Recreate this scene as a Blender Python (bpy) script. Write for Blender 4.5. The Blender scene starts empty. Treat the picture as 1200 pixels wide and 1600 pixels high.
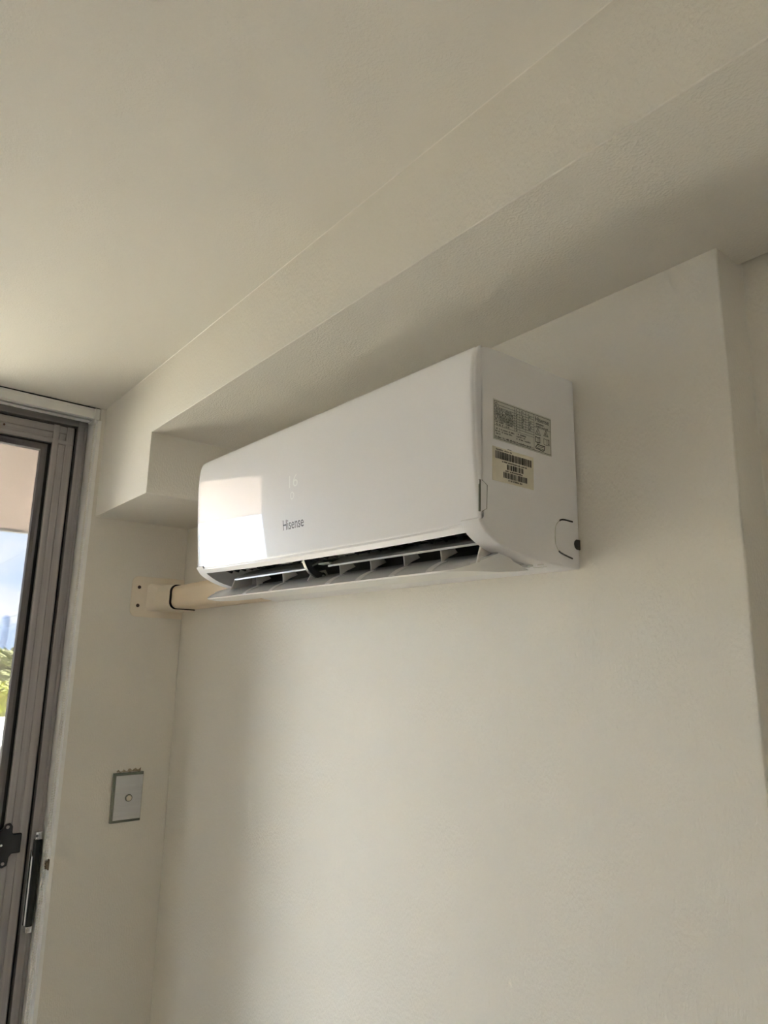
import bpy, math, random
from mathutils import Vector, Matrix
random.seed(7)
S = bpy.context.scene
C = S.collection

# ------------------------------------------------------------------ camera
cam = bpy.data.cameras.new('camera'); camo = bpy.data.objects.new('camera', cam); C.objects.link(camo)
CR = Vector((0.6317135, 0.77502846, 0.0163994)); CU = Vector((0.15517666, -0.14715227, 0.97686561)); CF = Vector((-0.75951185, 0.61455439, 0.21322441))
camo.matrix_world = Matrix(((CR.x, CU.x, -CF.x, 1.89581), (CR.y, CU.y, -CF.y, -0.808354), (CR.z, CU.z, -CF.z, 1.45), (0, 0, 0, 1)))
cam.sensor_fit = 'VERTICAL'; cam.sensor_height = 24.0; cam.lens = 24.0 * 1090.02 / 1600.0
cam.clip_start = 0.02; cam.clip_end = 9000
S.camera = camo

# ------------------------------------------------------------------ sky
w = bpy.data.worlds.new('sky'); S.world = w; w.use_nodes = True
nt = w.node_tree; nt.nodes.clear()
o = nt.nodes.new('ShaderNodeOutputWorld'); bg = nt.nodes.new('ShaderNodeBackground')
tc = nt.nodes.new('ShaderNodeTexCoord'); mp = nt.nodes.new('ShaderNodeMapping'); mp.inputs['Scale'].default_value = (1, 1, 3.2)
nz = nt.nodes.new('ShaderNodeTexNoise'); nz.inputs['Scale'].default_value = 3.0; nz.inputs['Detail'].default_value = 6; nz.inputs['Roughness'].default_value = .55
cr = nt.nodes.new('ShaderNodeValToRGB')
cr.color_ramp.elements[0].position = .42; cr.color_ramp.elements[0].color = (.56, .72, .97, 1)
cr.color_ramp.elements[1].position = .56; cr.color_ramp.elements[1].color = (.985, .99, 1.0, 1)
nt.links.new(tc.outputs['Generated'], mp.inputs['Vector']); nt.links.new(mp.outputs['Vector'], nz.inputs['Vector'])
nt.links.new(nz.outputs['Fac'], cr.inputs['Fac']); nt.links.new(cr.outputs['Color'], bg.inputs['Color'])
bg.inputs['Strength'].default_value = 22
nt.links.new(bg.outputs[0], o.inputs[0])

# high sun in front of the building: lights the gardens and the outer part of the balcony floor, never the room directly
sl = bpy.data.lights.new('sun', 'SUN'); sl.energy = 430.0; sl.angle = math.radians(1.5); sl.color = (1, .95, .86)
so = bpy.data.objects.new('sun', sl); C.objects.link(so); so.rotation_euler = Vector((.50, .10, -.87)).to_track_quat('-Z', 'Y').to_euler()
# portal over the glazing: emits nothing, only guides sampling of the sky
pl = bpy.data.lights.new('sky_portal', 'AREA'); pl.shape = 'RECTANGLE'; pl.size = 3.9; pl.size_y = 2.44; pl.cycles.is_portal = True
po = bpy.data.objects.new('sky_portal', pl); C.objects.link(po); po.location = (-.27, -2.1, .89); po.rotation_euler = Vector((1, 0, 0)).to_track_quat('-Z', 'Z').to_euler()
S.cycles.max_bounces = 14; S.cycles.diffuse_bounces = 9; S.cycles.transparent_max_bounces = 16

S.view_settings.view_transform = 'Standard'; S.view_settings.look = 'None'
S.view_settings.gamma = 1; S.view_settings.use_curve_mapping = False
S.view_settings.exposure = 0.27

# ------------------------------------------------------------------ helpers
def tag(o, label=None, cat=None, group=None, kind=None):
    if label: o['label'] = label
    if cat: o['category'] = cat
    if group: o['group'] = group
    if kind: o['kind'] = kind
    return o

def empty(name, loc=(0, 0, 0), rot=(0, 0, 0)):
    e = bpy.data.objects.new(name, None); C.objects.link(e); e.location = loc; e.rotation_euler = rot; e.empty_display_size = .05
    return e

class MB:
    def __init__(s): s.v = []; s.f = []; s.m = []
    def add(s, vs, fs, mi=0):
        n = len(s.v); s.v += [tuple(v) for v in vs]; s.f += [tuple(i + n for i in f) for f in fs]; s.m += [mi] * len(fs); return s
    def box(s, x0, x1, y0, y1, z0, z1, mi=0):
        vs = [(x, y, z) for x in (x0, x1) for y in (y0, y1) for z in (z0, z1)]
        return s.add(vs, [(0, 1, 3, 2), (4, 6, 7, 5), (0, 4, 5, 1), (2, 3, 7, 6), (0, 2, 6, 4), (1, 5, 7, 3)], mi)
    def prism(s, poly, a0, a1, axis, mi=0):
        """poly of 2D points in the two other axes (cyclic order kept), extruded along axis"""
        def p(u, v, a):
            return {'x': (a, u, v), 'y': (u, a, v), 'z': (u, v, a)}[axis]
        n = len(poly); vs = [p(u, v, a0) for u, v in poly] + [p(u, v, a1) for u, v in poly]
        fs = [tuple(range(n)), tuple(range(2 * n - 1, n - 1, -1))] + [(i, i + n, (i + 1) % n + n, (i + 1) % n) for i in range(n)]
        return s.add(vs, fs, mi)
    def loft(s, secs, mi=0, cap=True, closed=True):
        n = len(secs[0]); vs = [p for q in secs for p in q]; fs = []
        for k in range(len(secs) - 1):
            for i in range(n if closed else n - 1):
                j = (i + 1) % n; fs.append((k * n + i, k * n + j, (k + 1) * n + j, (k + 1) * n + i))
        if cap: fs += [tuple(range(n - 1, -1, -1)), tuple(range((len(secs) - 1) * n, len(secs) * n))]
        return s.add(vs, fs, mi)
    def cyl(s, c, r, h, axis='x', n=20, r2=None, mi=0):
        r2 = r if r2 is None else r2; A = []
        for t, rr in ((0, r), (h, r2)):
            q = []
            for k in range(n):
                a = 2 * math.pi * k / n; u, v = rr * math.cos(a), rr * math.sin(a)
                q.append({'x': (c[0] + t, c[1] + u, c[2] + v), 'y': (c[0] + u, c[1] + t, c[2] + v), 'z': (c[0] + u, c[1] + v, c[2] + t)}[axis])
            A.append(q)
        return s.loft(A, mi)
    def tube(s, pts, r, n=8, mi=0):
        secs = []; P = [Vector(p) for p in pts]
        for i, p in enumerate(P):
            d = (P[min(i + 1, len(P) - 1)] - P[max(i - 1, 0)]).normalized()
            a = d.cross(Vector((0, 0, 1)) if abs(d.z) < .9 else Vector((1, 0, 0))).normalized(); b = d.cross(a)
            secs.append([p + (a * math.cos(2 * math.pi * k / n) + b * math.sin(2 * math.pi * k / n)) * r for k in range(n)])
        return s.loft(secs, mi)
    def build(s, name, mats, parent=None, bevel=0, seg=2, smooth=False, off=(0, 0, 0)):
        me = bpy.data.meshes.new(name); me.from_pydata([(v[0] - off[0], v[1] - off[1], v[2] - off[2]) for v in s.v], [], s.f)
        if not isinstance(mats, (list, tuple)): mats = [mats]
        for m in mats: me.materials.append(m)
        me.polygons.foreach_set('material_index', s.m); me.update()
        import bmesh
        bm = bmesh.new(); bm.from_mesh(me); bmesh.ops.recalc_face_normals(bm, faces=bm.faces); bm.to_mesh(me); bm.free()
        ob = bpy.data.objects.new(name, me); C.objects.link(ob); ob.parent = parent
        if parent is None: ob.location = off
        if smooth:
            me.polygons.foreach_set('use_smooth', [True] * len(me.polygons))
            try: me.set_sharp_from_angle(angle=math.radians(38))
            except Exception: pass
        if bevel:
            b = ob.modifiers.new('bevel', 'BEVEL'); b.width = bevel; b.segments = seg; b.limit_method = 'ANGLE'; b.angle_limit = math.radians(35)
            me.polygons.foreach_set('use_smooth', [True] * len(me.polygons))
            b.harden_normals = True
        return ob

def mat(name, col, rough=.5, metal=0, spec=.5, bump=None, var=None, coat=0, emis=None, trans=0, ior=1.5):
    m = bpy.data.materials.new(name); m.use_nodes = True; n = m.node_tree; p = n.nodes['Principled BSDF']
    p.inputs['Base Color'].default_value = (*col, 1); p.inputs['Roughness'].default_value = rough; p.inputs['Metallic'].default_value = metal
    p.inputs['Specular IOR Level'].default_value = spec; p.inputs['Coat Weight'].default_value = coat; p.inputs['Coat Roughness'].default_value = .03
    p.inputs['Transmission Weight'].default_value = trans; p.inputs['IOR'].default_value = ior
    if emis: p.inputs['Emission Color'].default_value = (*emis[0], 1); p.inputs['Emission Strength'].default_value = emis[1]
    t = n.nodes.new('ShaderNodeTexCoord')
    if var:
        sc, amt, stretch = var
        mpn = n.nodes.new('ShaderNodeMapping'); mpn.inputs['Scale'].default_value = stretch
        z = n.nodes.new('ShaderNodeTexNoise'); z.inputs['Scale'].default_value = sc; z.inputs['Detail'].default_value = 4
        r = n.nodes.new('ShaderNodeValToRGB'); a, b = 1 - amt, 1 + amt
        r.color_ramp.elements[0].position = .3; r.color_ramp.elements[0].color = (*[max(0, c * a) for c in col], 1)
        r.color_ramp.elements[1].position = .7; r.color_ramp.elements[1].color = (*[min(1, c * b) for c in col], 1)
        n.links.new(t.outputs['Object'], mpn.inputs[0]); n.links.new(mpn.outputs[0], z.inputs['Vector']); n.links.new(z.outputs['Fac'], r.inputs[0]); n.links.new(r.outputs[0], p.inputs['Base Color'])
    if bump:
        sc, st, dist, stretch = bump
        mpn = n.nodes.new('ShaderNodeMapping'); mpn.inputs['Scale'].default_value = stretch
        z = n.nodes.new('ShaderNodeTexNoise'); z.inputs['Scale'].default_value = sc; z.inputs['Detail'].default_value = 3
        b = n.nodes.new('ShaderNodeBump'); b.inputs['Strength'].default_value = st; b.inputs['Distance'].default_value = dist
        n.links.new(t.outputs['Object'], mpn.inputs[0]); n.links.new(mpn.outputs[0], z.inputs['Vector']); n.links.new(z.outputs['Fac'], b.inputs['Height']); n.links.new(b.outputs[0], p.inputs['Normal'])
    return m

M = {}
WC = (.795, .77, .705)
M['wall'] = mat('painted_wall', WC, .55, spec=.35, bump=(300, .65, .0016, (1, 1, .5)), var=(2.2, .012, (1, 1, 1)))
M['bead_'] = mat('pale_caulk_bead', (.83, .80, .735), .35, var=(20, .03, (1, 1, 1)))
M['ceil'] = mat('painted_ceiling', (.80, .77, .71), .7, spec=.3, bump=(300, .55, .0013, (1, 1, 1)), var=(2.2, .012, (1, 1, 1)))
M['floor'] = mat('oak_floor', (.22, .19, .155), .35, var=(6, .18, (.4, 6, 1)))
M['wallb'] = mat('painted_far_wall', (.74, .715, .66), .6, var=(3, .02, (1, 1, 1)))
M['trimw'] = mat('white_gloss_trim', (.92, .92, .90), .3, var=(5, .01, (1, 1, 1)))
M['alu'] = mat('bronze_aluminium', (.37, .35, .35), .42, metal=.1, var=(14, .12, (8, 8, .15)), bump=(30, .1, .0004, (8, 8, .1)))
M['aluh'] = mat('bronze_aluminium_head', (.37, .35, .35), .42, metal=.1, var=(14, .12, (8, .15, 8)))
M['bead'] = mat('dark_bronze_bead', (.13, .118, .125), .5, metal=.05, var=(14, .12, (8, 8, .15)))
M['rubber'] = mat('black_rubber', (.004, .004, .006), .6)
M['acw'] = mat('white_abs_plastic', (.86, .86, .88), .33, var=(40, .008, (1, 1, 1)))
M['acp'] = mat('glossy_white_panel', (.87, .87, .89), .4, spec=.25, coat=1.0, var=(2, .006, (1, 1, 1)))
M['acp'].node_tree.nodes['Principled BSDF'].inputs['Coat IOR'].default_value = 1.3
M['acg'] = mat('grey_louvre_plastic', (.64, .64, .63), .12, spec=.6, var=(10, .04, (1, 4, 4)))
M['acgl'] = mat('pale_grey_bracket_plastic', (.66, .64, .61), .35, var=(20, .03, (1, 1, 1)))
M['blade'] = mat('smoke_grey_blade_plastic', (.40, .395, .385), .42, var=(10, .04, (1, 4, 4)))
M['edge'] = mat('white_plastic_edge', (.86, .86, .84), .3, var=(20, .01, (1, 1, 1)))
M['dark'] = mat('dark_cavity_plastic', (.016, .017, .020), .45, var=(30, .3, (1, 1, 1)))
M['blk'] = mat('black_plastic', (.010, .011, .014), .35, var=(30, .1, (1, 1, 1)))
M['ink'] = mat('black_ink', (.018, .02, .024), .5, var=(300, .2, (1, 1, 1)))
M['logo'] = mat('dark_grey_logo', (.07, .075, .085), .4, var=(100, .05, (1, 1, 1)))
M['led'] = mat('display_glow', (.8, .8, .8), .3, emis=((.92, 1, 1), .16))
M['silver'] = mat('silver_label', (.60, .61, .56), .4, metal=.05, var=(60, .03, (1, 1, 1)))
M['cream'] = mat('cream_sticker', (.74, .70, .58), .45, var=(60, .04, (1, 1, 1)))
M['duct'] = mat('cream_pvc', (.84, .70, .52), .38, var=(20, .015, (.3, 1, 1)))
M['duct2'] = mat('pale_cream_pvc', (.84, .76, .64), .4, var=(20, .015, (1, 1, 1)))
M['screw'] = mat('rusty_screw', (.10, .055, .035), .5, metal=.5, var=(200, .3, (1, 1, 1)))
M['chrome'] = mat('chrome', (.85, .85, .86), .07, metal=1, var=(30, .03, (1, 1, 1)))
M['steel'] = mat('brushed_steel', (.60, .61, .62), .34, metal=.35, var=(8, .05, (1, 1, 12)))
M['clear'] = mat('clear_acrylic_edge', (.20, .215, .18), .2, var=(30, .1, (1, 1, 1)), coat=.5)
M['ivory'] = mat('ivory_button', (.72, .66, .56), .3, var=(60, .03, (1, 1, 1)))
M['beadw'] = mat('white_chain_bead', (.84, .82, .76), .3, var=(50, .02, (1, 1, 1)))
M['cleat'] = mat('brown_cleat', (.17, .12, .08), .5, var=(100, .2, (1, 1, 1)))
M['scuff'] = mat('torn_paint', (.36, .30, .21), .8, var=(200, .35, (1, 1, 1)), bump=(300, .6, .001, (1, 1, 1)))
M['soffit'] = mat('balcony_concrete', (.27, .215, .205), .8, var=(9, .04, (1, 1, 1)))
M['slabedge'] = mat('grey_drip_edge', (.35, .33, .31), .7, var=(9, .05, (1, 1, 1)))
M['grass'] = mat('park_grass', (.37, .33, .25), .9, var=(.05, .3, (1, 1, 1)))
M['tree_l'] = mat('sunlit_yellow_green_leaves', (.40, .42, .06), .8, var=(.8, .35, (1, 1, 1)))
M['tree_d'] = mat('olive_bush_leaves', (.26, .27, .12), .9, var=(.25, .35, (1, 1, 1)))
M['trunk'] = mat('tree_bark', (.14, .10, .07), .9, var=(3, .2, (1, 1, 1)))
M['roof'] = mat('white_metal_roof', (.85, .86, .88), .6, var=(.3, .03, (1, 1, 1)))
M['tile'] = mat('pale_balcony_tile', (.58, .53, .46), .7, var=(2, .04, (1, 1, 1)))
M['render'] = mat('pale_render', (.76, .75, .72), .8, var=(.3, .03, (1, 1, 1)))
M['tower'] = mat('haze_blue_tower', (.30, .42, .72), .5, var=(.02, .15, (1, 1, .2)))  # aerial haze over the distant tower is painted into this blue
M['mullion'] = mat('pale_tower_mullion', (.38, .50, .78), .6, var=(.02, .1, (1, 1, 1)))
M['fan'] = mat('cross_flow_fan', (.03, .032, .036), .3, var=(60, .3, (1, 1, 1)))

def glassy(name, tint, refl):
    m = bpy.data.materials.new(name); m.use_nodes = True; n = m.node_tree; n.nodes.clear()
    out = n.nodes.new('ShaderNodeOutputMaterial'); tr = n.nodes.new('ShaderNodeBsdfTransparent'); gl = n.nodes.new('ShaderNodeBsdfGlossy'); mx = n.nodes.new('ShaderNodeMixShader'); fr = n.nodes.new('ShaderNodeFresnel')
    fr.inputs['IOR'].default_value = 1.45; tr.inputs[0].default_value = (*tint, 1); gl.inputs['Roughness'].default_value = .01
    ml = n.nodes.new('ShaderNodeMath'); ml.operation = 'MULTIPLY'; ml.inputs[1].default_value = refl
    n.links.new(fr.outputs[0], ml.inputs[0]); n.links.new(ml.outputs[0], mx.inputs[0]); n.links.new(tr.outputs[0], mx.inputs[1]); n.links.new(gl.outputs[0], mx.inputs[2]); n.links.new(mx.outputs[0], out.inputs[0])
    return m
M['glass'] = glassy('window_glass', (.94, .95, .95), 1.0)
M['tint'] = glassy('tinted_glass', (.38, .385, .385), .35)
def mesh_mat(name, cover, col):
    m = bpy.data.materials.new(name); m.use_nodes = True; n = m.node_tree; n.nodes.clear()
    out = n.nodes.new('ShaderNodeOutputMaterial'); tr = n.nodes.new('ShaderNodeBsdfTransparent'); df = n.nodes.new('ShaderNodeBsdfDiffuse'); mx = n.nodes.new('ShaderNodeMixShader')
    df.inputs[0].default_value = (*col, 1)
    t = n.nodes.new('ShaderNodeTexCoord'); wv = n.nodes.new('ShaderNodeTexWave'); wv.bands_direction = 'Z'; wv.inputs['Scale'].default_value = 55; wv.inputs['Distortion'].default_value = .3
    r = n.nodes.new('ShaderNodeMapRange'); r.inputs['To Min'].default_value = cover - .0022; r.inputs['To Max'].default_value = cover + .0022
    n.links.new(t.outputs['Object'], wv.inputs['Vector']); n.links.new(wv.outputs['Fac'], r.inputs['Value']); n.links.new(r.outputs[0], mx.inputs[0])
    n.links.new(tr.outputs[0], mx.inputs[1]); n.links.new(df.outputs[0], mx.inputs[2]); n.links.new(mx.outputs[0], out.inputs[0])
    return m
M['screen'] = mesh_mat('sky_dimming_fabric', .958, (.12, .12, .12))  # cover set near opaque to dim the sky behind it

def catmull(P, k=6):
    out = []
    for i in range(len(P) - 1):
        p0, p1, p2, p3 = P[max(i - 1, 0)], P[i], P[i + 1], P[min(i + 2, len(P) - 1)]
        for j in range(k):
            t = j / k
            out.append(tuple(.5 * (2 * b + (c - a) * t + (2 * a - 5 * b + 4 * c - d) * t * t + (-a + 3 * b - 3 * c + d) * t ** 3) for a, b, c, d in zip(p0, p1, p2, p3)))
    out.append(tuple(P[-1])); return out

# ------------------------------------------------------------------ the room
ZC, D, ZL, ST, ZH, RX = 2.1214, .2621, 1.8205, .3639, 1.965, 1.5473
DN = .2755                                  # the window-side wall ends here
ZF, XR, YF, XW, RD = -.34, 5.4, -4.2, -.26, .068
def struct(name, mb, m, bevel=0, parent=None, off=(0, 0, 0), label=None):
    ob = mb.build(name, m, parent, bevel, off=off)
    if parent is None: tag(ob, label, kind='structure')
    return ob
struct('floor', MB().box(XW, XR, YF, .3, ZF - .12, ZF), M['floor'], label='timber floor of the room, below the picture')
struct('ceiling', MB().box(-.30, XR + .1, YF - .1, .35, ZC, ZC + .22), M['ceil'], label='cream painted flat ceiling')
wb = MB().prism([(XW, 0), (RX, 0), (RX, RD), (XR + .1, RD), (XR + .1, .32), (XW, .32)], ZF - .1, ZC + .1, 'z')
struct('wall_back', wb, M['wall'], bevel=.0025, label='cream painted wall carrying the air conditioner, stepping back at its right end')
struct('wall_left', MB().box(XW, 0, -DN, .0, ZF, ZC), M['wall'], bevel=.002, label='narrow cream wall between window and corner')
struct('wall_left', MB().box(XW, 0, YF, -4.02, ZF, ZC), M['wallb'], label='cream wall beyond the far end of the glazing, behind the camera')
struct('wall_left', MB().box(XW, 0, -2.60, -.86, ZF, ZC), M['wall'], bevel=.002, label='cream pier between the glazed door and the added fill window, left of the picture')
struct('wall_right', MB().box(XR, XR + .1, YF - .1, .3, ZF, ZC), M['wallb'], label='cream wall on the far right, outside the picture')
struct('wall_front', MB().box(XW, XR, YF - .1, YF, ZF, ZC), M['wallb'], label='cream wall behind the camera')
bk = MB().prism([(0, ZL), (ST, ZL), (ST, ZH), (XR, ZH), (XR, ZC + .02), (0, ZC + .02)], -D, .06, 'y')
struct('bulkhead', bk, M['wall'], bevel=.0018, label='cream stepped bulkhead dropping from the ceiling above the air conditioner')
struct('trim_2', MB().prism([(-D - .0018, ZC + .001), (-D + .001, ZC + .001), (-D + .001, ZC - .0020)], .004, XR, 'x'), M['bead_'], label='thin pale paint bead along the joint of ceiling and bulkhead')
# white jamb lining of the window reveal
jl = MB().box(-.150, -.008, -DN - .004, -DN + .004, ZF, ZC - .001).box(-.008, .0015, -DN - .0055, -DN + .004, ZF, ZC - .036).box(-.030, -.024, -DN - .0065, -DN + .004, ZF, ZC - .036)
struct('trim_1', jl, M['trimw'], bevel=.001, label='white jamb lining between the dark window frame and the wall')

# ------------------------------------------------------------------ window (glazed door set)
XI = -.09                                   # inner face of the aluminium
win = empty('window_1', (XI, -D, ZF)); tag(win, 'dark bronze aluminium glazed door with latch and pull, left of the wall', kind='structure')
W0 = (XI, -D, ZF)
ZT, Z0 = ZC - .001, ZF + .001
# outer frame: jamb with a stepped section, head and sill
W1 = (XI, -2.60, ZF)
win2 = empty('fill_window', W1); tag(win2, 'unseen wide bronze aluminium window added beyond the pier for fill light, left of the picture', kind='structure')  # second window added out of view to carry fill light into the room
for wn, wo, ya, yb in ((win, W0, -.2802, -.859), (win2, W1, -2.601, -4.019)):
    fr = MB().box(XI - .10, XI, ya - .0258, ya, Z0, ZT).box(XI - .004, XI + .004, ya - .009, ya - .0055, Z0, 2.085)
    fr.box(XI - .10, XI, yb, yb + .034, Z0, ZT).box(XI - .10, XI, yb + .034, ya - .0258, Z0, Z0 + .05)
    fr.box(XI - .10, XI - .03, ya - .0345, ya - .0258, Z0 + .05, 2.079)
    fr.build('frame', M['alu'], wn, .0012, off=wo)
    MB().box(XI - .10, XI, yb + .034, ya - .0258, 2.0845, ZT).build('frame_head', M['aluh'], wn, .0012, off=wo)
    MB().box(XI - .05, XI - .022, ya - .0335, ya - .0258, Z0 + .05, 2.0842).box(XI - .05, XI - .022, yb + .034, ya - .0258, 2.0775, 2.0842).build('gasket', M['rubber'], wn, off=wo)

def leaf(n, W0, ya, yb, xi, glass):
    """one framed leaf, ya > yb"""
    sw, zt, zb = .055, 2.0775, Z0 + .055
    f = MB()
    prof = lambda a, s: [(xi - .045, a), (xi - .004, a), (xi, a + s * .003), (xi, a + s * .020), (xi - .003, a + s * .022), (xi - .003, a + s * .038), (xi + .002, a + s * .041), (xi + .002, a + s * .055), (xi - .045, a + s * .055)]
    f.prism(prof(ya, -1), zb, zt, 'z'); f.prism(prof(yb, 1), zb, zt, 'z')
    ob = f.build('sash', M['alu'], n, off=W0)
    g = MB()
    pz = lambda a, s: [(xi - .045, a), (xi - .004, a), (xi - .001, a + s * .003), (xi - .001, a + s * .020), (xi - .004, a + s * .022), (xi - .004, a + s * .038), (xi + .001, a + s * .041), (xi + .001, a + s * .052), (xi - .045, a + s * .052)]
    P1 = [(x, z) for x, z in pz(zt, -1)]; g.prism(P1, yb + .001, ya - .001, 'y')
    P2 = [(x, z) for x, z in pz(zb, 1)]; g.prism(P2, yb + .001, ya - .001, 'y')
    g.build('sash_rail', M['aluh'], n, off=W0)
    # gasket groove and glazing bead
    y1, y2, z1, z2 = ya - sw, yb + sw, zb + .052, zt - .052
    MB().box(xi - .03, xi - .012, y1 - .009, y1, z1, z2).box(xi - .03, xi - .012, y2, y2 + .009, z1, z2).box(xi - .03, xi - .012, y2, y1, z2 - .006, z2).box(xi - .03, xi - .012, y2, y1, z1, z1 + .006).build('gasket', M['rubber'], n, off=W0)
    b = MB(); gy1, gy2, gz1, gz2 = y1 - .009, y2 + .009, z1 + .006, z2 - .006
    bp = lambda a, s: [(xi - .034, a), (xi - .006, a), (xi - .006, a + s * .006), (xi - .012, a + s * .0145), (xi - .034, a + s * .0145)]
    b.prism(bp(gy1, -1), gz1, gz2, 'z').prism(bp(gy2, 1), gz1, gz2, 'z').prism(bp(gz2, -1), gy2, gy1, 'y').prism(bp(gz1, 1), gy2, gy1, 'y')
    b.build('glazing_bead', M['bead'], n, off=W0)
    MB().box(xi - .030, xi - .025, gy2 + .005, gy1 - .005, gz1 + .005, gz2 - .005).build('glass', glass, n, off=W0)
    return ob
leaf(win, W0, -.3137, -.822, XI, M['glass'])
leaf(win2, W1, -2.636, -3.30, XI, M['glass'])
leaf(win2, W1, -3.315, -3.977, XI, M['glass'])
MB().add([(XI - .075, -.487, Z0 + .06), (XI - .075, -.355, Z0 + .06), (XI - .075, -.355, 2.06), (XI - .075, -.487, 2.06)], [(0, 1, 2, 3)]).build('sky_dimming_mesh', M['screen'], win, off=W0)  # fly screen made far denser, only over the glass in view, to dim the sky
MB().box(XI - .080, XI - .069, -.497, -.487, Z0 + .06, 2.06).build('screen_stile', M['alu'], win, off=W0)  # edge of the added dimming mesh
MB().cyl((XI - .0035, -.489, 2.050), .0028, .0015, 'x', 14).build('screw', M['screw'], win, off=W0)
# latch: black rounded body with ears, tongue towards the jamb
lz, ly = 1.010, -.380
pts = []
for (u, v) in [(-.040, .020), (-.034, .030), (-.012, .030), (.004, .034), (.012, .046), (.022, .048), (.028, .040), (.028, .026), (.031, .022), (.050, .022), (.050, -.022), (.031, -.022), (.025, -.030), (.024, -.048), (.014, -.052), (.002, -.050), (-.006, -.042), (-.030, -.040), (-.040, -.030)]:
    pts.append((ly + u, lz + v))
lt = MB().prism(pts, XI - .001, XI + .010, 'x').build('latch', M['blk'], win, .002, off=W0)
for u, v, r, mm in ((.016, .040, .0042, 'alu'), (.014, -.042, .0042, 'alu'), (-.012, .010, .0052, 'chrome'), (.006, .0, .0036, 'chrome')):
    MB().cyl((XI + .0098, ly + u, lz + v), r, .0022, 'x', 16, r * .7).build('screw', M[mm], lt, off=W0)
# pull handle on the jamb: black grip with chrome end caps and chrome edge
hz0, hz1 = .805, 1.032
grip = MB().prism([(XI, -.3000), (XI + .014, -.3000), (XI + .017, -.2975), (XI + .017, -.2865), (XI + .014, -.2842), (XI, -.2842)], hz0 + .014, hz1 - .018, 'z').build('pull_handle', M['blk'], win, .001, off=W0)
for a, b in ((hz0, hz0 + .0145), (hz1 - .0185, hz1)):
    MB().prism([(XI - .0005, -.3010), (XI + .015, -.3010), (XI + .019, -.2975), (XI + .019, -.2870), (XI + .015, -.2835), (XI - .0005, -.2835)], a, b, 'z').build('end_cap', M['chrome'], grip, .0025, 3, off=W0)
MB().box(XI + .001, XI + .013, -.3045, -.3000, hz0 + .016, hz1 - .042).build('edge_strip', M['chrome'], grip, .001, off=W0)
MB().cyl((XI + .0185, -.2980, hz1 - .009), .0032, .0015, 'x', 14).build('keyhole', M['blk'], grip, off=W0)

# ------------------------------------------------------------------ blind track under the ceiling and its bead chain
tr0 = (-.03, -.90, ZC)
bt = empty('blind_track', tr0); tag(bt, 'slim white blind track under the ceiling above the dark window head', 'blind track')
tk = MB().box(-.056, -.006, -2.2, -.2905, 2.112, 2.119).box(-.0115, -.006, -2.2, -.2905, 2.0925, 2.112).box(-.056, -.051, -2.2, -.2905, 2.0925, 2.112)
tk.box(-.0205, -.006, -2.2, -.2905, 2.0905, 2.0935).box(-.056, -.036, -2.2, -.2905, 2.0905, 2.0935).box(-.0205, -.018, -2.2, -.2905, 2.092, 2.098)
tk.build('rail', M['trimw'], bt, .0008, off=tr0)
MB().box(-.050, -.012, -2.19, -.2915, 2.106, 2.1119).build('rail_slot', M['rubber'], bt, off=tr0)
MB().box(-.058, -.002, -.2905, -.2765, 2.087, 2.1195).box(-.016, -.003, -.2890, -.2810, 2.080, 2.087).build('end_cap', M['trimw'], bt, .0015, off=tr0)
MB().box(XW + .12, -.004, -2.2, -.2765, 2.1192, 2.1211).build('packing', M['rubber'], bt, off=tr0)

ch0 = (-.05, -.2870, .50)
chn = empty('bead_chain', ch0); tag(chn, 'looped white bead chain hanging from the blind track beside the window jamb', 'bead chain')
oct_v = [(0, 0, 1), (0, 0, -1)] + [(math.cos(a * math.pi / 3) * .87, math.sin(a * math.pi / 3) * .87, z) for z in (.5, -.5) for a in range(6)]
oct_f = [(0, 2 + i, 2 + (i + 1) % 6) for i in range(6)] + [(1, 8 + (i + 1) % 6, 8 + i) for i in range(6)] + [(2 + i, 8 + i, 8 + (i + 1) % 6, 2 + (i + 1) % 6) for i in range(6)]
for st in (0, 1):
    b = MB(); z = 2.080; path = []
    while z > .50:
        k = (2.08 - z) / 1.58
        x = -.012 - .040 * k * k + (0 if st == 0 else .004 + .024 * min(1, k * 2))
        y = -.2855 if st == 0 else -.2855 - .003 * min(1, k * 3)
        b.add([(x + .0023 * q[0], y + .0023 * q[1], z + .0023 * q[2]) for q in oct_v], oct_f); path.append((x, y, z)); z -= .0062
    b.tube([path[i] for i in range(0, len(path), 12)] + [path[-1]], .0007, 5)
    o_ = b.build('chain_strand', M['beadw'], chn, smooth=True, off=ch0); o_['kind'] = 'stuff'
c0 = (-.004, -.281, .970)
hk = MB().box(-.010, -.001, -.2840, -.2810, .958, .982).box(-.010, -.001, -.2900, -.2840, .961, .978)
tag(hk.build('chain_cleat', M['cleat'], None, .001, off=c0), 'small brown chain cleat screwed to the white window jamb', 'cleat')

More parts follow.
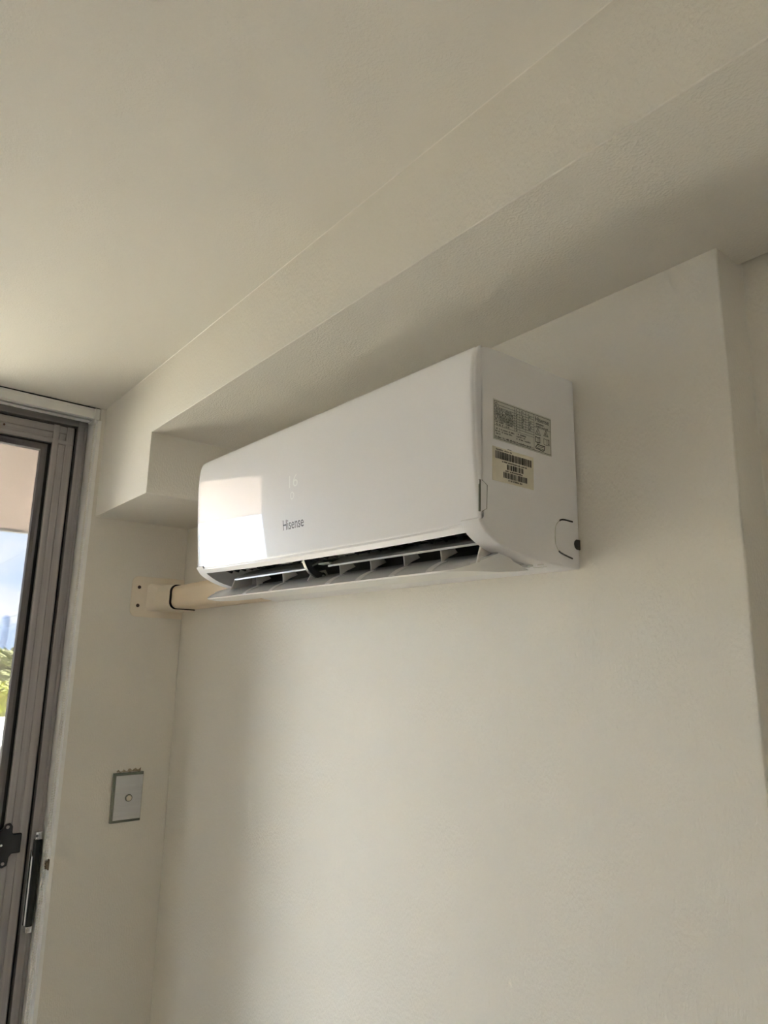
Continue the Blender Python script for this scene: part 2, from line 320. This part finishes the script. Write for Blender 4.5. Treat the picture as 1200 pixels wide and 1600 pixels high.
# ------------------------------------------------------------------ light switch
s0 = (0, -.112, 1.047)
sw = empty('light_switch', s0); tag(sw, 'silver push button light switch plate on the narrow wall beside the window', 'light switch')
sh = .0
MB().prism([(-.1510, 1.0465), (-.0735, 1.0465), (-.0735, 1.1665), (-.1510, 1.1665)], .0002, .0075, 'x').build('surround', M['clear'], sw, .001, off=s0)
MB().prism([(-.1440, 1.0530), (-.0750, 1.0530), (-.0750, 1.1600), (-.1440, 1.1600)], .0074, .0100, 'x').build('plate', M['steel'], sw, .0006, off=s0)
ring = MB(); N = 28
secs = []
for k in range(N + 1):
    a = 2 * math.pi * k / N; cy, cz = -.1085, 1.1045
    secs.append([(.0098, cy + math.cos(a) * .0092, cz + math.sin(a) * .0092), (.0112, cy + math.cos(a) * .0088, cz + math.sin(a) * .0088), (.0112, cy + math.cos(a) * .0074, cz + math.sin(a) * .0074), (.0098, cy + math.cos(a) * .0072, cz + math.sin(a) * .0072)])
ring.loft(secs, cap=False).build('button_ring', M['clear'], sw, off=s0)
MB().cyl((.0098, -.1085, 1.1045), .0072, .0030, 'x', 28, .0066).build('button', M['ivory'], sw, smooth=True, off=s0)
# torn paint above the plate
pb = MB(); P = []
for i in range(15):
    t = i / 14; P.append((-.1420 + .062 * t, 1.1665 + .0045 + .003 * math.sin(i * 1.9) + (.002 if i > 6 else 0)))
poly = [(y, z) for y, z in P] + [(y, 1.1668 + .0007 * math.sin(i * 2.3) + .0010 * (i % 5 == 0)) for i, (y, _) in reversed(list(enumerate(P)))]
tag(pb.prism(poly, .0001, .0009, 'x').build('paint_scar', M['scuff'], None, off=(0, -.11, 1.168)), 'ragged brown strip of torn paint along the top of the switch', 'paint scar')

# ------------------------------------------------------------------ pipe cover (flange, sleeve, trunking)
p0 = (0, -.07, 1.565)
pc = empty('pipe_cover', p0); tag(pc, 'cream plastic pipe trunking running from the corner to behind the air conditioner', 'pipe cover')
def rrect(y0, y1, z0, z1, r, n=6, which='ab'):
    out = []
    for cx, cz, a0, on in ((y0 + r, z0 + r, 180, 1), (y1 - r, z0 + r, 270, 'r' in which), (y1 - r, z1 - r, 0, 'r' in which), (y0 + r, z1 - r, 90, 1)):
        if on:
            for k in range(n + 1):
                a = math.radians(a0 + 90 * k / n); out.append((cx + r * math.cos(a), cz + r * math.sin(a)))
        else: out.append((y1, z0 if a0 == 270 else z1))
    return out
fl = [(y, z) for y, z in rrect(-.1480, -.0005, 1.5640, 1.6740, .018)]
FP = MB().prism(fl, .0002, .0035, 'x').build('flange', M['duct2'], pc, .0012, off=p0)
for zz in (1.6440, 1.5945):
    MB().cyl((.0034, -.1280, zz), .0048, .0012, 'x', 18, .004).build('screw', M['screw'], pc, off=p0)
    MB().box(.0044, .0050, -.1312, -.1248, zz - .0006, zz + .0006).build('screw_slot', M['blk'], FP, off=p0)
def oval(x, y0, z0, z1, r):
    return [(x, y, z) for y, z in rrect(y0, -.0006, z0, z1, r)]
sl_ = MB().loft([oval(.003, -.1060, 1.5810, 1.6560, .012), oval(.012, -.0960, 1.5835, 1.6530, .014), oval(.020, -.0860, 1.5835, 1.6530, .018), oval(.084, -.0760, 1.5830, 1.6520, .020)])
sl_.build('sleeve', M['duct2'], pc, smooth=True, off=p0)
MB().loft([oval(.0835, -.0745, 1.5845, 1.6505, .019), oval(.0862, -.0745, 1.5845, 1.6505, .019)]).build('sleeve_seal', M['rubber'], pc, off=p0)
MB().loft([oval(.078, -.0690, 1.5870, 1.6480, .017), oval(.5215, -.0690, 1.5870, 1.6480, .017)]).build('trunking', M['duct'], pc, smooth=True, off=p0)

# ------------------------------------------------------------------ the air conditioner
AT = 0.020187089; AO = (1.32874597, 0, 1.58107581); AW = .8046
ac = empty('air_conditioner', AO, (0, AT, 0)); tag(ac, 'white wall-mounted split air conditioner with glossy curved front and open louvre', 'air conditioner')
PF = catmull([(-.1990, .0426), (-.2004, .0560), (-.2026, .0750), (-.2052, .1000), (-.2080, .1291), (-.2106, .1679), (-.2126, .2083), (-.2120, .2398), (-.2085, .2590), (-.2020, .2672), (-.1900, .2700)], 5)
def pan_y(z):
    for (a, b), (c, d) in zip(PF, PF[1:]):
        if b <= z <= d: return a + (c - a) * (z - b) / max(1e-9, d - b)
    return PF[0][0]
LOW = catmull([(-.2000, .0426), (-.1975, .0385), (-.1867, .0271), (-.1613, .0145), (-.1302, .0068), (-.0964, .0031), (-.0474, .0006), (-.006, 0)], 4)
def sh_(x, y, z):        # the underside drops a little towards the left end, at the wall
    k = max(0, 1 - abs(y) / .13) if z < .04 else 0
    return (x, y - .0015, z + .019 * x * k * max(0, 1 - z / .04))
INS = .0035
full = [(y, z) for y, z in LOW[::-1]] + [(y + INS, z) for y, z in PF[2:-4]] + [(-.197, .2655), (-.186, .2688), (-.160, .2705), (-.008, .2712), (-.0062, .270)]
full = [(-.0002, .0006)] + full
def inset(poly, d):
    n = len(poly); A = sum(poly[i][0] * poly[(i + 1) % n][1] - poly[(i + 1) % n][0] * poly[i][1] for i in range(n)); s = 1 if A > 0 else -1; out = []
    for i in range(n):
        (ax, ay), (bx, by), (cx, cy) = poly[i - 1], poly[i], poly[(i + 1) % n]
        n1 = Vector((-(by - ay), bx - ax)) * s; n2 = Vector((-(cy - by), cx - bx)) * s
        if n1.length: n1.normalize()
        if n2.length: n2.normalize()
        m_ = n1 + n2
        if m_.length: m_.normalize()
        out.append((bx + m_.x * d, by + m_.y * d))
    return out
CH = .033                 # cheek width
b = MB()
for x_out, x_in, s in ((0, -CH, -1), (-AW, -AW + CH, 1)):
    secs = []
    for dx, ins in ((0, .0030), (.0007, .0014), (.0018, .0005), (.0032, 0)):
        secs.append([sh_(x_out + s * dx, y, z) for y, z in inset(full, ins)])
    secs.append([sh_(x_in, y, z) for y, z in full])
    b.loft(secs)
LIP = [(-.2000, .0415), (-.1965, .0368), (-.1905, .0300)]
midp = [(-.0002, .0006), (-.006, 0), (-.0474, .0006), (-.085, .0022), (-.085, .0060)]
cav = [(-.060, .020), (-.050, .055), (-.055, .095), (-.090, .125), (-.130, .118), (-.165, .080), (-.184, .036)]
mid = midp + cav + [(-.1905, .0300), (-.1965, .0368)] + [(y + INS, z) for y, z in PF[2:-4]] + [(-.197, .2655), (-.186, .2688), (-.160, .2705), (-.008, .2712), (-.0062, .270)]
n = len(mid); X0, X1 = -AW + CH - .001, -CH + .001; NX = 16
start = len(b.f)
secs = []
for k in range(NX + 1):
    u = k / NX; x = X0 + (X1 - X0) * u; sag = .0035 * (1 - abs(2 * u - 1) ** 3)
    secs.append([sh_(x, y, z - (sag if (y, z) in ((-.1905, .0300), (-.1965, .0368)) else 0)) for y, z in mid])
b.loft(secs)
for q in range(start, len(b.f)):
    i = (q - start) % n
    if (q - start) < NX * n and 4 <= i <= 11: b.m[q] = 1
b.build('body', [M['acw'], M['dark']], ac, smooth=True)

# glossy front panel: curved section swept across, rounded at both ends, sagging lower edge
NXP = 60; xs = []
for k in range(7): a = math.pi / 2 * k / 6; xs.append((-.0008 - .007 * (1 - math.sin(a)) * 0 - .007 * (1 - math.cos(a)), .007 * (1 - math.sin(a))))
right = xs
cols = [(x, dy) for x, dy in right]
for k in range(1, NXP): cols.append((-.0078 + (-AW + .0086 + .0078 - .0006) * k / NXP, 0))
for x, dy in reversed(right): cols.append((-AW - x, dy))
secs = []
for x, dy in cols:
    u = -x / AW; sag = .0042 * (1 - abs(2 * u - 1) ** 5)
    ring_ = []
    ed = min(-x, AW + x); cut = max(0, 1 - ed / .012); cutz = .009 * (1 - math.sqrt(max(0, 1 - cut * cut)))
    for (y, z) in PF:
        k = max(0, 1 - (z - .0426) / .06); zz = z - sag * k
        if z > .24: zz -= cutz * (z - .24) / .03
        ring_.append((x, y + dy, zz))
    y0_, z0_ = PF[0]
    ring_ = [(x, y0_ + dy + .0015, z0_ - sag - .0016), (x, y0_ + dy + .0005, z0_ - sag - .0010)] + ring_
    inner = [(x, max(y + .0034, y + dy + .0012) , min(z, .2668)) for x_, y, z in ring_[::-1]]
    ring_ = ring_ + inner
    secs.append(ring_)
MB().loft(secs).build('front_panel', M['acp'], ac, smooth=True)

# side tab
tb = MB().prism([(-.2040, .0900), (-.1985, .0905), (-.1898, .0855), (-.1905, .0560), (-.1990, .0512), (-.2010, .0512)], -.0004, .0009, 'x')
tb.build('side_tab', M['acw'], ac)
MB().tube([(.0006, -.1990, .0905), (.0008, -.1898, .0855), (.0008, -.1905, .0560), (.0006, -.1990, .0512)], .00055, 6).build('tab_seam', M['clear'], ac)
MB().box(-.0005, .0010, -.2036, -.2010, .051, .0905).build('tab_gap', M['clear'], ac)
# pipe knock-out on the side: grooved outline and open notch
kp = [(-.018, .0640), (-.040, .0640), (-.050, .0590), (-.0560, .0500), (-.0565, .0330), (-.0530, .0240), (-.0450, .0180), (-.020, .0130)]
kk = catmull([(.0, y, z) for y, z in kp], 5)
MB().tube(kk, .0007, 6).build('knockout_seam', M['silver'], ac)
MB().tube(kk[:9], .00125, 6).build('knockout_groove', M['blk'], ac)
MB().tube(kk[-8:], .00125, 6).build('knockout_groove', M['blk'], ac)
MB().prism([(-.0015, .0265), (-.0100, .0265), (-.0140, .0290), (-.0155, .0335), (-.0140, .0380), (-.0100, .0405), (-.0015, .0405)], -.004, .0006, 'x').build('pipe_notch', M['blk'], ac, .0005)

# fan and inner ribs in the cavity
f_ = MB().cyl((-AW + .06, -.098, .078), .030, AW - .12, 'x', 22)
for k in range(0, 22): 
    a = 2 * math.pi * k / 22
    f_.box(-AW + .06, -.06, -.098 + .033 * math.cos(a) - .0015, -.098 + .033 * math.cos(a) + .0015, .078 + .033 * math.sin(a) - .0015, .078 + .033 * math.sin(a) + .0015)
f_.build('fan', M['fan'], ac)
for k in range(24):
    x = -AW + .075 + k * (AW - .15) / 23
    MB().prism([(-.178, .045), (-.1700, .033), (-.1560, .030), (-.1450, .052), (-.165, .075)], x - .0012, x + .0012, 'x').build('vane', M['fan'], ac)
for xa, xb in ((-.500, -.462), (-.325, -.285), (-.625, -.590)):
    MB().box(xa, xb, -.186, -.176, .0285, .0305).build('clip', M['acg'], ac, .0006)

# big lower flap
def fy(u): return u
flap = MB()
fp_in = catmull([(-.190, -.0185), (-.178, -.0095), (-.160, -.0010), (-.134, .0080)], 5)
fp_out = [(-.130, .0055), (-.115, -.0040), (-.100, -.0080), (-.085, -.0125), (-.110, -.0165), (-.150, -.0205), (-.188, -.0205)]
secs = []
xa, xb = -AW + .020, -.022
NN = 44
for k in range(NN + 1):
    u = k / NN; x = xa + (xb - xa) * u
    e = min(x - xa, xb - x); rr_ = .030 if x - xa < xb - x else .058; t = min(1, e / rr_); cut = (.026 if rr_ < .04 else .045) * (1 - math.sqrt(max(0, 1 - (1 - t) ** 2)))      # rounded corners
    dz = -.0035 + .0085 * u
    ring_ = []
    for y, z in fp_in:
        yy = max(y, -.190 + cut); zz = z if yy == y else max(z, -.0195 + cut * .50)
        ring_.append((x, yy, zz + dz))
    for y, z in fp_out:
        yy = max(y, -.188 + cut); ring_.append((x, yy, z + dz))
    secs.append(ring_)
flap.loft(secs)
ni = len(fp_in); nr = len(secs[0])
for q in range(len(flap.f)):
    if q < NN * nr and (q % nr) < ni - 1: flap.m[q] = 1
FL = flap.build('flap', [M['edge'], M['acg']], ac, smooth=True)
FL['label'] = 'open lower flap with glossy grey inner face'

# slim upper blade in two pieces
def blade(x0, x1):
    def z_(x): return .0150 + (.0205 - .0150) * (x + .70) / .66
    P = lambda x, a: [(x, y, z + a) for y, z in ((-.1610, -.0010), (-.1610, .0012), (-.1555, .0065), (-.1300, .0190), (-.1290, .0175), (-.1540, .0035))]
    m = MB().loft([P(x0, z_(x0)), P(x1, z_(x1))])
    B = m.build('blade', M['blade'], ac)
    e = MB().loft([[(x, -.1622, z_(x) - .0013), (x, -.1600, z_(x) - .0013), (x, -.1600, z_(x) + .0014), (x, -.1622, z_(x) + .0014)] for x in (x0, x1)])
    e.build('blade_edge', M['edge'], B)
blade(-.705, -.4385); blade(-.376, -.0325)
MB().box(-.408, -.377, -.1600, -.150, .0225, .0250).build('blade_clip', M['edge'], ac)
# brackets carrying the blade
def bz(x): return .0150 + (.0205 - .0150) * (x + .70) / .66
for x, big in ((-.6155, 0), (-.5193, 0), (-.3438, 0), (-.2637, 0), (-.1862, 0), (-.1093, 0)):
    a = bz(x)
    poly = [(-.1615, a - .001), (-.1380, a + .006), (-.1300, a - .001), (-.1460, a - .0085), (-.1592, a - .0175), (-.1600, a - .009)]
    B = MB().prism(poly, x - .0010, x + .0010, 'x').build('bracket', M['acgl'], ac, .0004)
    MB().tube([(x, -.1618, a - .001), (x, -.1603, a - .009), (x, -.1594, a - .0178)], .0009, 6).build('bracket_edge', M['edge'], B)
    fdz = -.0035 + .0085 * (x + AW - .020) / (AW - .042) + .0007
    MB().loft([[(x, y_ - .0004, z_ + fdz - .002), (x, y_ - .0004, z_ + fdz), (x + .0125, y_ - .0004, z_ + fdz), (x + .0125, y_ - .0004, z_ + fdz - .002)] for y_, z_ in fp_in[1:11]]).build('bracket_reflection', M['acgl'], B)  # raised pale pad standing in for the bracket's reflection in the flap
for x, s in ((-.700, 1), (-.0345, -1)):
    a = bz(x)
    poly = [(-.1620, a), (-.1250, a + .010), (-.1250, .004), (-.1600, -.0020), (-.1700, -.0050)]
    B = MB().prism(poly, x - .0012, x + .0012, 'x').build('end_bracket', M['acg'] if s == 1 else M['acgl'], ac, .0004)
    MB().tube([(x, -.1625, a), (x, -.1705, -.0048)], .0011, 6).build('bracket_edge', M['edge'], B)
# centre bracket and black pivot arm
cb = MB().prism([(-.1600, .0110), (-.1350, .0170), (-.1300, .0100), (-.1600, -.0060), (-.1720, -.0120), (-.1690, -.0020)], -.4240, -.4215, 'x').build('centre_bracket', M['acgl'], ac, .0005)
MB().tube([(-.4240, -.1612, .0110), (-.4240, -.1735, -.0125)], .0010, 6).build('bracket_edge', M['edge'], cb)
arm = catmull([(-.1830, .0400), (-.1780, .0250), (-.1690, .0130), (-.1560, .0070), (-.1460, .0050)], 5)
L_, R_ = [], []
for i, (y, z) in enumerate(arm):
    a, c = arm[max(0, i - 1)], arm[min(len(arm) - 1, i + 1)]; d = Vector((c[0] - a[0], c[1] - a[1])).normalized(); nn = Vector((-d.y, d.x)) * .0055
    L_.append((y + nn.x, z + nn.y)); R_.append((y - nn.x, z - nn.y))
AR = MB().prism(L_ + R_[::-1], -.4210, -.4130, 'x').cyl((-.4210, -.1460, .0050), .0062, .0085, 'x', 18).build('pivot_arm', M['blk'], ac, .0006)
MB().cyl((-.4128, -.1460, .0050), .0024, .0014, 'x', 14).build('pivot_pin', M['steel'], AR)

# --- writing and print
def text_mesh(txt, bold=0):
    cu = bpy.data.curves.new('t', 'FONT'); cu.body = txt; cu.resolution_u = 3; cu.offset = bold
    to = bpy.data.objects.new('t', cu); C.objects.link(to)
    me = bpy.data.meshes.new_from_object(to.evaluated_get(bpy.context.evaluated_depsgraph_get()))
    vs = [v.co.copy() for v in me.vertices]; fs = [tuple(p.vertices) for p in me.polygons]
    bpy.data.objects.remove(to); bpy.data.curves.remove(cu); bpy.data.meshes.remove(me)
    x0 = min(v.x for v in vs); x1 = max(v.x for v in vs); y0 = min(v.y for v in vs); y1 = max(v.y for v in vs)
    return [((v.x - x0) / (x1 - x0), (v.y - y0) / (y1 - y0)) for v in vs], fs
def panel_text(txt, xa, xb, za, zb, name, m, lift=.0006, bold=0):
    vs, fs = text_mesh(txt, bold)
    V = []
    for u, v in vs:
        z = za + (zb - za) * v; V.append((xa + (xb - xa) * u, pan_y(z + .004 * (1 - (z - .04) / .06 if z < .1 else 0) * 0) - lift, z))
    mb = MB(); mb.add(V, fs); return mb.build(name, m, ac)
panel_text('Hisense', -.4550, -.3900, .0800, .0975, 'logo', M['logo'], .0010, bold=.004)
panel_text('16', -.4335, -.4065, .1500, .1715, 'display_digits', M['led'], .0004, bold=-.008)
rg = MB(); secs = []
for k in range(25):
    a = 2 * math.pi * k / 24; c, s_ = math.cos(a), math.sin(a)
    q = []
    for r in (1, .72):
        z = .1360 + .0066 * s_ * r; q.append((-.4240 + .0062 * c * r, pan_y(z) - .0004, z))
    secs.append(q)
rg.loft(secs, cap=False, closed=False).build('mode_symbol', M['led'], ac)

# side labels (u to the right = +y, v up = +z), on the plane x = 0
def lab(name, quad, m, x=.0004):
    y0, y1, z0, z1 = quad
    return MB().box(-.0002, x, y0, y1, z0, z1).build(name, m, ac)
class Print(MB):
    def __init__(s, quad, x): super().__init__(); s.q = quad; s.x = x
    def rect(s, u0, u1, v0, v1):
        y0, y1, z0, z1 = s.q; Y = lambda u: y0 + (y1 - y0) * u; Z = lambda v: z1 - (z1 - z0) * v
        s.add([(s.x, Y(u0), Z(v0)), (s.x, Y(u1), Z(v0)), (s.x, Y(u1), Z(v1)), (s.x, Y(u0), Z(v1))], [(0, 1, 2, 3)]); return s
    def line(s, pts, wd=.0007):
        y0, y1, z0, z1 = s.q
        for (a, b_), (c, d) in zip(pts, pts[1:]):
            A = Vector((y0 + (y1 - y0) * a, z1 - (z1 - z0) * b_)); B = Vector((y0 + (y1 - y0) * c, z1 - (z1 - z0) * d))
            t = (B - A).normalized() * wd / 2; n_ = Vector((-t.y, t.x)); A = A - t; B = B + t
            s.add([(s.x, *(A + n_)), (s.x, *(B + n_)), (s.x, *(B - n_)), (s.x, *(A - n_))], [(0, 1, 2, 3)])
        return s
    def small(s, u0, u1, v, h=.018, rnd=random.Random(3)):
        u = u0
        while u < u1 - .004:
            w_ = rnd.uniform(.004, .011); kind = rnd.random()
            if kind < .80:
                s.rect(u, min(u + w_, u1), v + h * rnd.choice((0, .25)), v + h)
            u += w_ + .0035
    def txt(s, t, u0, u1, v0, v1, bold=0):
        vs, fs = text_mesh(t, bold); y0, y1, z0, z1 = s.q
        s.add([(s.x, y0 + (y1 - y0) * (u0 + (u1 - u0) * u), z1 - (z1 - z0) * (v1 + (v0 - v1) * v)) for u, v in vs], fs); return s
Q = (-.1778, -.0615, .1478, .2012)
RL = lab('rating_label', Q, M['silver'])
p = Print(Q, .00062)
p.line([(.015, .04), (.985, .04), (.985, .965), (.015, .965), (.015, .04)], .0006)
p.line([(.685, .04), (.685, .965)], .0006)
for v in (.125, .19, .255, .32, .385, .45, .515): p.line([(.015, v + .0), (.685, v)], .0005)
p.line([(.345, .58), (.685, .58)], .0005); p.line([(.345, .645), (.685, .645)], .0004); p.line([(.015, .645), (.345, .645)], .0005)
p.line([(.345, .04), (.345, .645)], .0005); p.line([(.435, .04), (.435, .645)], .00045); p.line([(.54, .04), (.54, .58)], .0005)
for i, v in enumerate((.065, .135, .20, .265, .33, .395, .46, .53, .59)):
    p.small(.03, (.07, .12, .30, .33, .32, .33, .33, .31, .26)[i], v, .040)
    p.small(.372, .395, v, .042)
    if i < 7: p.small(.465, (.50, .52)[i % 2], v, .042); p.small(.585, (.625, .64)[i % 2], v, .042)
for v, u1 in ((.70, .34), (.76, .31), (.82, .12)): p.small(.03, u1, v, .038)
for v, u1 in ((.68, .55), (.74, .53), (.80, .63)): p.small(.375, u1, v, .040)
p.small(.03, .67, .90, .045)
p.txt('Hisense', .71, .955, .075, .20, .012)
p.small(.72, .86, .235, .045); p.small(.72, .94, .30, .04)
p.line([(.685, .355), (.985, .355)], .0005)
for cu_, cv, r in ((.755, .47, .10), (.90, .45, .085)):
    p.line([(cu_, cv - r), (cu_ + r * .46, cv + r * .7), (cu_ - r * .46, cv + r * .7), (cu_, cv - r)], .0008)
    p.line([(cu_, cv - r * .25), (cu_ - .008, cv + r * .3), (cu_ + .010, cv + r * .35)], .0009)
p.line([(.71, .60), (.75, .62), (.79, .60), (.79, .735), (.75, .75), (.71, .735), (.71, .60)], .0011); p.line([(.75, .62), (.75, .75)], .0006); p.line([(.768, .62), (.768, .73)], .0005)
p.line([(.86, .59), (.91, .60), (.96, .585), (.96, .735), (.91, .75), (.86, .735), (.86, .59)], .0006); p.line([(.91, .60), (.91, .75)], .0005); p.line([(.94, .60), (.935, .70), (.955, .71)], .001)
p.line([(.715, .87), (.75, .785), (.80, .80), (.875, .795), (.865, .90), (.84, .93), (.78, .915), (.715, .90), (.715, .87)], .0013); p.line([(.75, .83), (.80, .845), (.85, .835)], .0007); p.line([(.74, .88), (.80, .885), (.85, .885)], .0008)
p.build('print', M['ink'], RL)
Q2 = (-.1795, -.1000, .0945, .1385)
SL = lab('barcode_sticker', Q2, M['cream'])
p = Print(Q2, .00062); rb = random.Random(11)
p.small(.08, .46, .04, .045); p.rect(.35, .45, -.02, -.005)
def bars(u0, u1, v0, v1):
    u = u0
    while u < u1:
        w_ = rb.choice((.0045, .0045, .008, .012, .017)); p.rect(u, min(u + w_, u1), v0, v1); u += w_ + rb.choice((.0045, .0045, .008, .011))
bars(.065, .955, .115, .335); p.small(.21, .84, .365, .05)
bars(.335, .74, .44, .60); p.small(.30, .72, .62, .045)
bars(.25, .83, .69, .86); p.small(.37, .72, .885, .05)
p.build('print', M['ink'], SL)
# small printed arrows on the underside near the right cheek
ud = MB()
for xa_, xb_, y_, w_ in ((-.090, -.070, -.092, .0016), (-.088, -.078, -.086, .0012), (-.084, -.066, -.078, .0014), (-.080, -.072, -.070, .0014), (-.094, -.082, -.064, .0010), (-.082, -.060, -.056, .0008), (-.060, -.050, -.075, .0012)):
    ud.box(xa_ + .045, xb_ + .045, y_ - w_ / 2, y_ + w_ / 2, -.0006, .0003)
ud.build('underside_print', M['silver'], ac)

# ------------------------------------------------------------------ outside: balcony slab, city, trees
struct('balcony_slab', MB().box(-2.20, -.30, -6, 4.0, ZC, ZC + .24), M['soffit'], label='pinkish concrete soffit of the balcony above, seen through the glass')
struct('balcony_drip_edge', MB().box(-2.235, -2.20, -6, 4.0, ZC - .012, ZC + .26), M['slabedge'], label='grey drip edge along the balcony slab')
struct('balcony_floor', MB().box(-2.20, XW - .001, -6, 4.0, ZF - .2, ZF - .02), M['tile'], label='pale balcony floor outside the window, below the picture')
struct('outside_ground', MB().box(-4000, -6, -2500, 3500, -12.6, -12), M['grass'], label='park ground far below the balcony')
struct('balcony_wall', MB().box(-2.20, XW - .001, -2.58, -2.42, ZF - .2, ZC), M['render'], label='pale dividing wall at the end of the balcony, left of the picture')
# tower on the horizon
def at(dy, X): return -.808354 + dy * (X + 1.8958)
def away(X): return -(X)           # metres out along -x
D_ = 1500.0
y0_, y1_ = -.808 + .1902 * D_, -.808 + .1978 * D_; zt_ = 1.45 + .0518 * D_
t0 = (-D_, (y0_ + y1_) / 2, -12)
tw = empty('tower', t0); tag(tw, 'tall slim skyscraper with blue haze painted into its colour on the horizon, beyond the trees', 'tower')
t_ = MB(); t_.prism([(-D_ - 12, y0_), (-D_, y0_), (-D_, y1_), (-D_ - 12, y1_)], -12, zt_, 'z'); t_.box(-D_ - 9, -D_ - 3, y0_ + 3, y1_ - 3, zt_, zt_ + 1.5)
t_.build('shaft', M['tower'], tw, off=t0)
for k in range(3):
    yy = y0_ + (y1_ - y0_) * (k + .5) / 3
    MB().box(-D_ - .1, -D_ + .35, yy - .35, yy + .35, -12, zt_).build('fin', M['mullion'], tw, off=t0)

def crown(cx, cy, cz, r, seed, squash=.8, n=900, leaf=.12):
    """leafy crown: a lumpy core and a shell of small leaf quads"""
    rn = random.Random(seed); mb = MB()
    lumps = [(Vector((cx + rn.uniform(-.55, .55) * r, cy + rn.uniform(-.55, .55) * r, cz + rn.uniform(-.45, .5) * r * squash)), r * rn.uniform(.42, .62)) for _ in range(9)]
    for c, rr in lumps:
        V = []; F = []
        for i in range(5):
            th = math.pi * (i + .5) / 5
            for j in range(8):
                ph = 2 * math.pi * j / 8; q = rr * rn.uniform(.82, 1.0)
                V.append((c.x + q * math.sin(th) * math.cos(ph), c.y + q * math.sin(th) * math.sin(ph), c.z + q * math.cos(th)))
        for i in range(4):
            for j in range(8): F.append((i * 8 + j, i * 8 + (j + 1) % 8, (i + 1) * 8 + (j + 1) % 8, (i + 1) * 8 + j))
        F.append(tuple(range(8))); F.append(tuple(range(39, 31, -1))); mb.add(V, F)
    for _ in range(n):
        c, rr = rn.choice(lumps); d = Vector((rn.gauss(0, 1), rn.gauss(0, 1), rn.gauss(0, 1))).normalized(); P_ = c + d * rr * rn.uniform(.92, 1.12)
        a = Vector((rn.gauss(0, 1), rn.gauss(0, 1), rn.gauss(0, 1))).normalized() * leaf * r; b_ = d.cross(a).normalized() * leaf * r * .6
        mb.add([P_ - a, P_ + b_, P_ + a, P_ - b_], [(0, 1, 2, 3)])
    return mb
def tree(Dist, dy, dztop, r, m, label, seed, squash=.9):
    x, y, zt = -Dist, -.808 + dy * (Dist + 1.9), 1.45 + dztop * (Dist + 1.9)
    cz = zt - r * squash; base = (x, y, -12)
    t = empty('tree', base); tag(t, label, 'tree', 'trees beyond the balcony')
    crown(x, y, cz, r, seed, squash).build('crown', m, t, off=base)
    MB().cyl((x, y, -12), r * .10, max(.5, cz + 12), 'z', 10, r * .06).build('trunk', M['trunk'], t, off=base)
# distant olive wood along the horizon, brighter trees in front
for k, (dy, dzt, r, Dd, lb) in enumerate(((.148, .010, 7, 372, 'dark olive tree on the skyline, hidden just left of the picture edge'), (.178, .014, 8, 330, 'olive green tree on the skyline at the foot of the blue tower'),
        (.206, .0125, 8, 352, 'olive green tree on the skyline directly right of the blue tower'), (.236, .014, 8, 330, 'olive green tree on the skyline behind the window sash'))):
    tree(Dd, dy, dzt, r * 1.3, M['tree_d'], lb, 20 + k, 1.0)
for k, (Dd, dy, dzt, r, lb) in enumerate(((296, .190, -.014, 8, 'smaller olive bush in front of the wooded skyline, below the blue tower'), (278, .225, -.016, 7, 'smaller olive bush in front of the skyline, beside the window sash'))):
    tree(Dd, dy, dzt, r, M['tree_d'], lb, 60 + k)
tree(112, .1915, -.028, 3.3, M['tree_l'], 'bright yellow-green round tree at the left window edge', 41)
tree(96, .1800, -.052, 3.4, M['tree_l'], 'bright yellow-green tree behind the left window edge, lower down', 42)
tree(80, .200, -.083, 2.3, M['tree_l'], 'low yellow-green shrub just above the white roof', 43, .7)
tree(70, .222, -.089, 1.7, M['tree_l'], 'low yellow-green shrub above the white roof, hidden by the frame', 44, .7)
# small white house between the trees and a long white roof in front
def house(Dd, dya, dyb, dzt, h, depth, label, seed):
    x = -Dd; ya, yb = -.808 + dya * (Dd + 1.9), -.808 + dyb * (Dd + 1.9); zt = 1.45 + dzt * (Dd + 1.9)
    base = (x, (ya + yb) / 2, -12); hh = empty('house', base); tag(hh, label, 'house')
    MB().box(x - depth, x, ya, yb, -12, zt - h).build('walls', M['render'], hh, off=base)
    MB().prism([(x - depth - .4, zt - h), (x + .4, zt - h), (x + .4, zt - h + .15), (x - depth / 2, zt), (x - depth - .4, zt - h + .15)], ya - .4, yb + .4, 'y').build('roof', M['roof'], hh, off=base)
    for k in range(3):
        yy = ya + (yb - ya) * (k + .5) / 3; w_ = (yb - ya) * .10
        MB().box(x - .05, x + .05, yy - w_, yy + w_, zt - h - 2.4, zt - h - 1.2).build('pane', M['tower'], hh, off=base)
house(150, .2035, .235, -.056, 1.6, 9, 'small white roofed house between the yellow-green trees', 1)
house(46, .12, .30, -.098, .5, 22, 'long flat white roof filling the bottom of the view', 2)
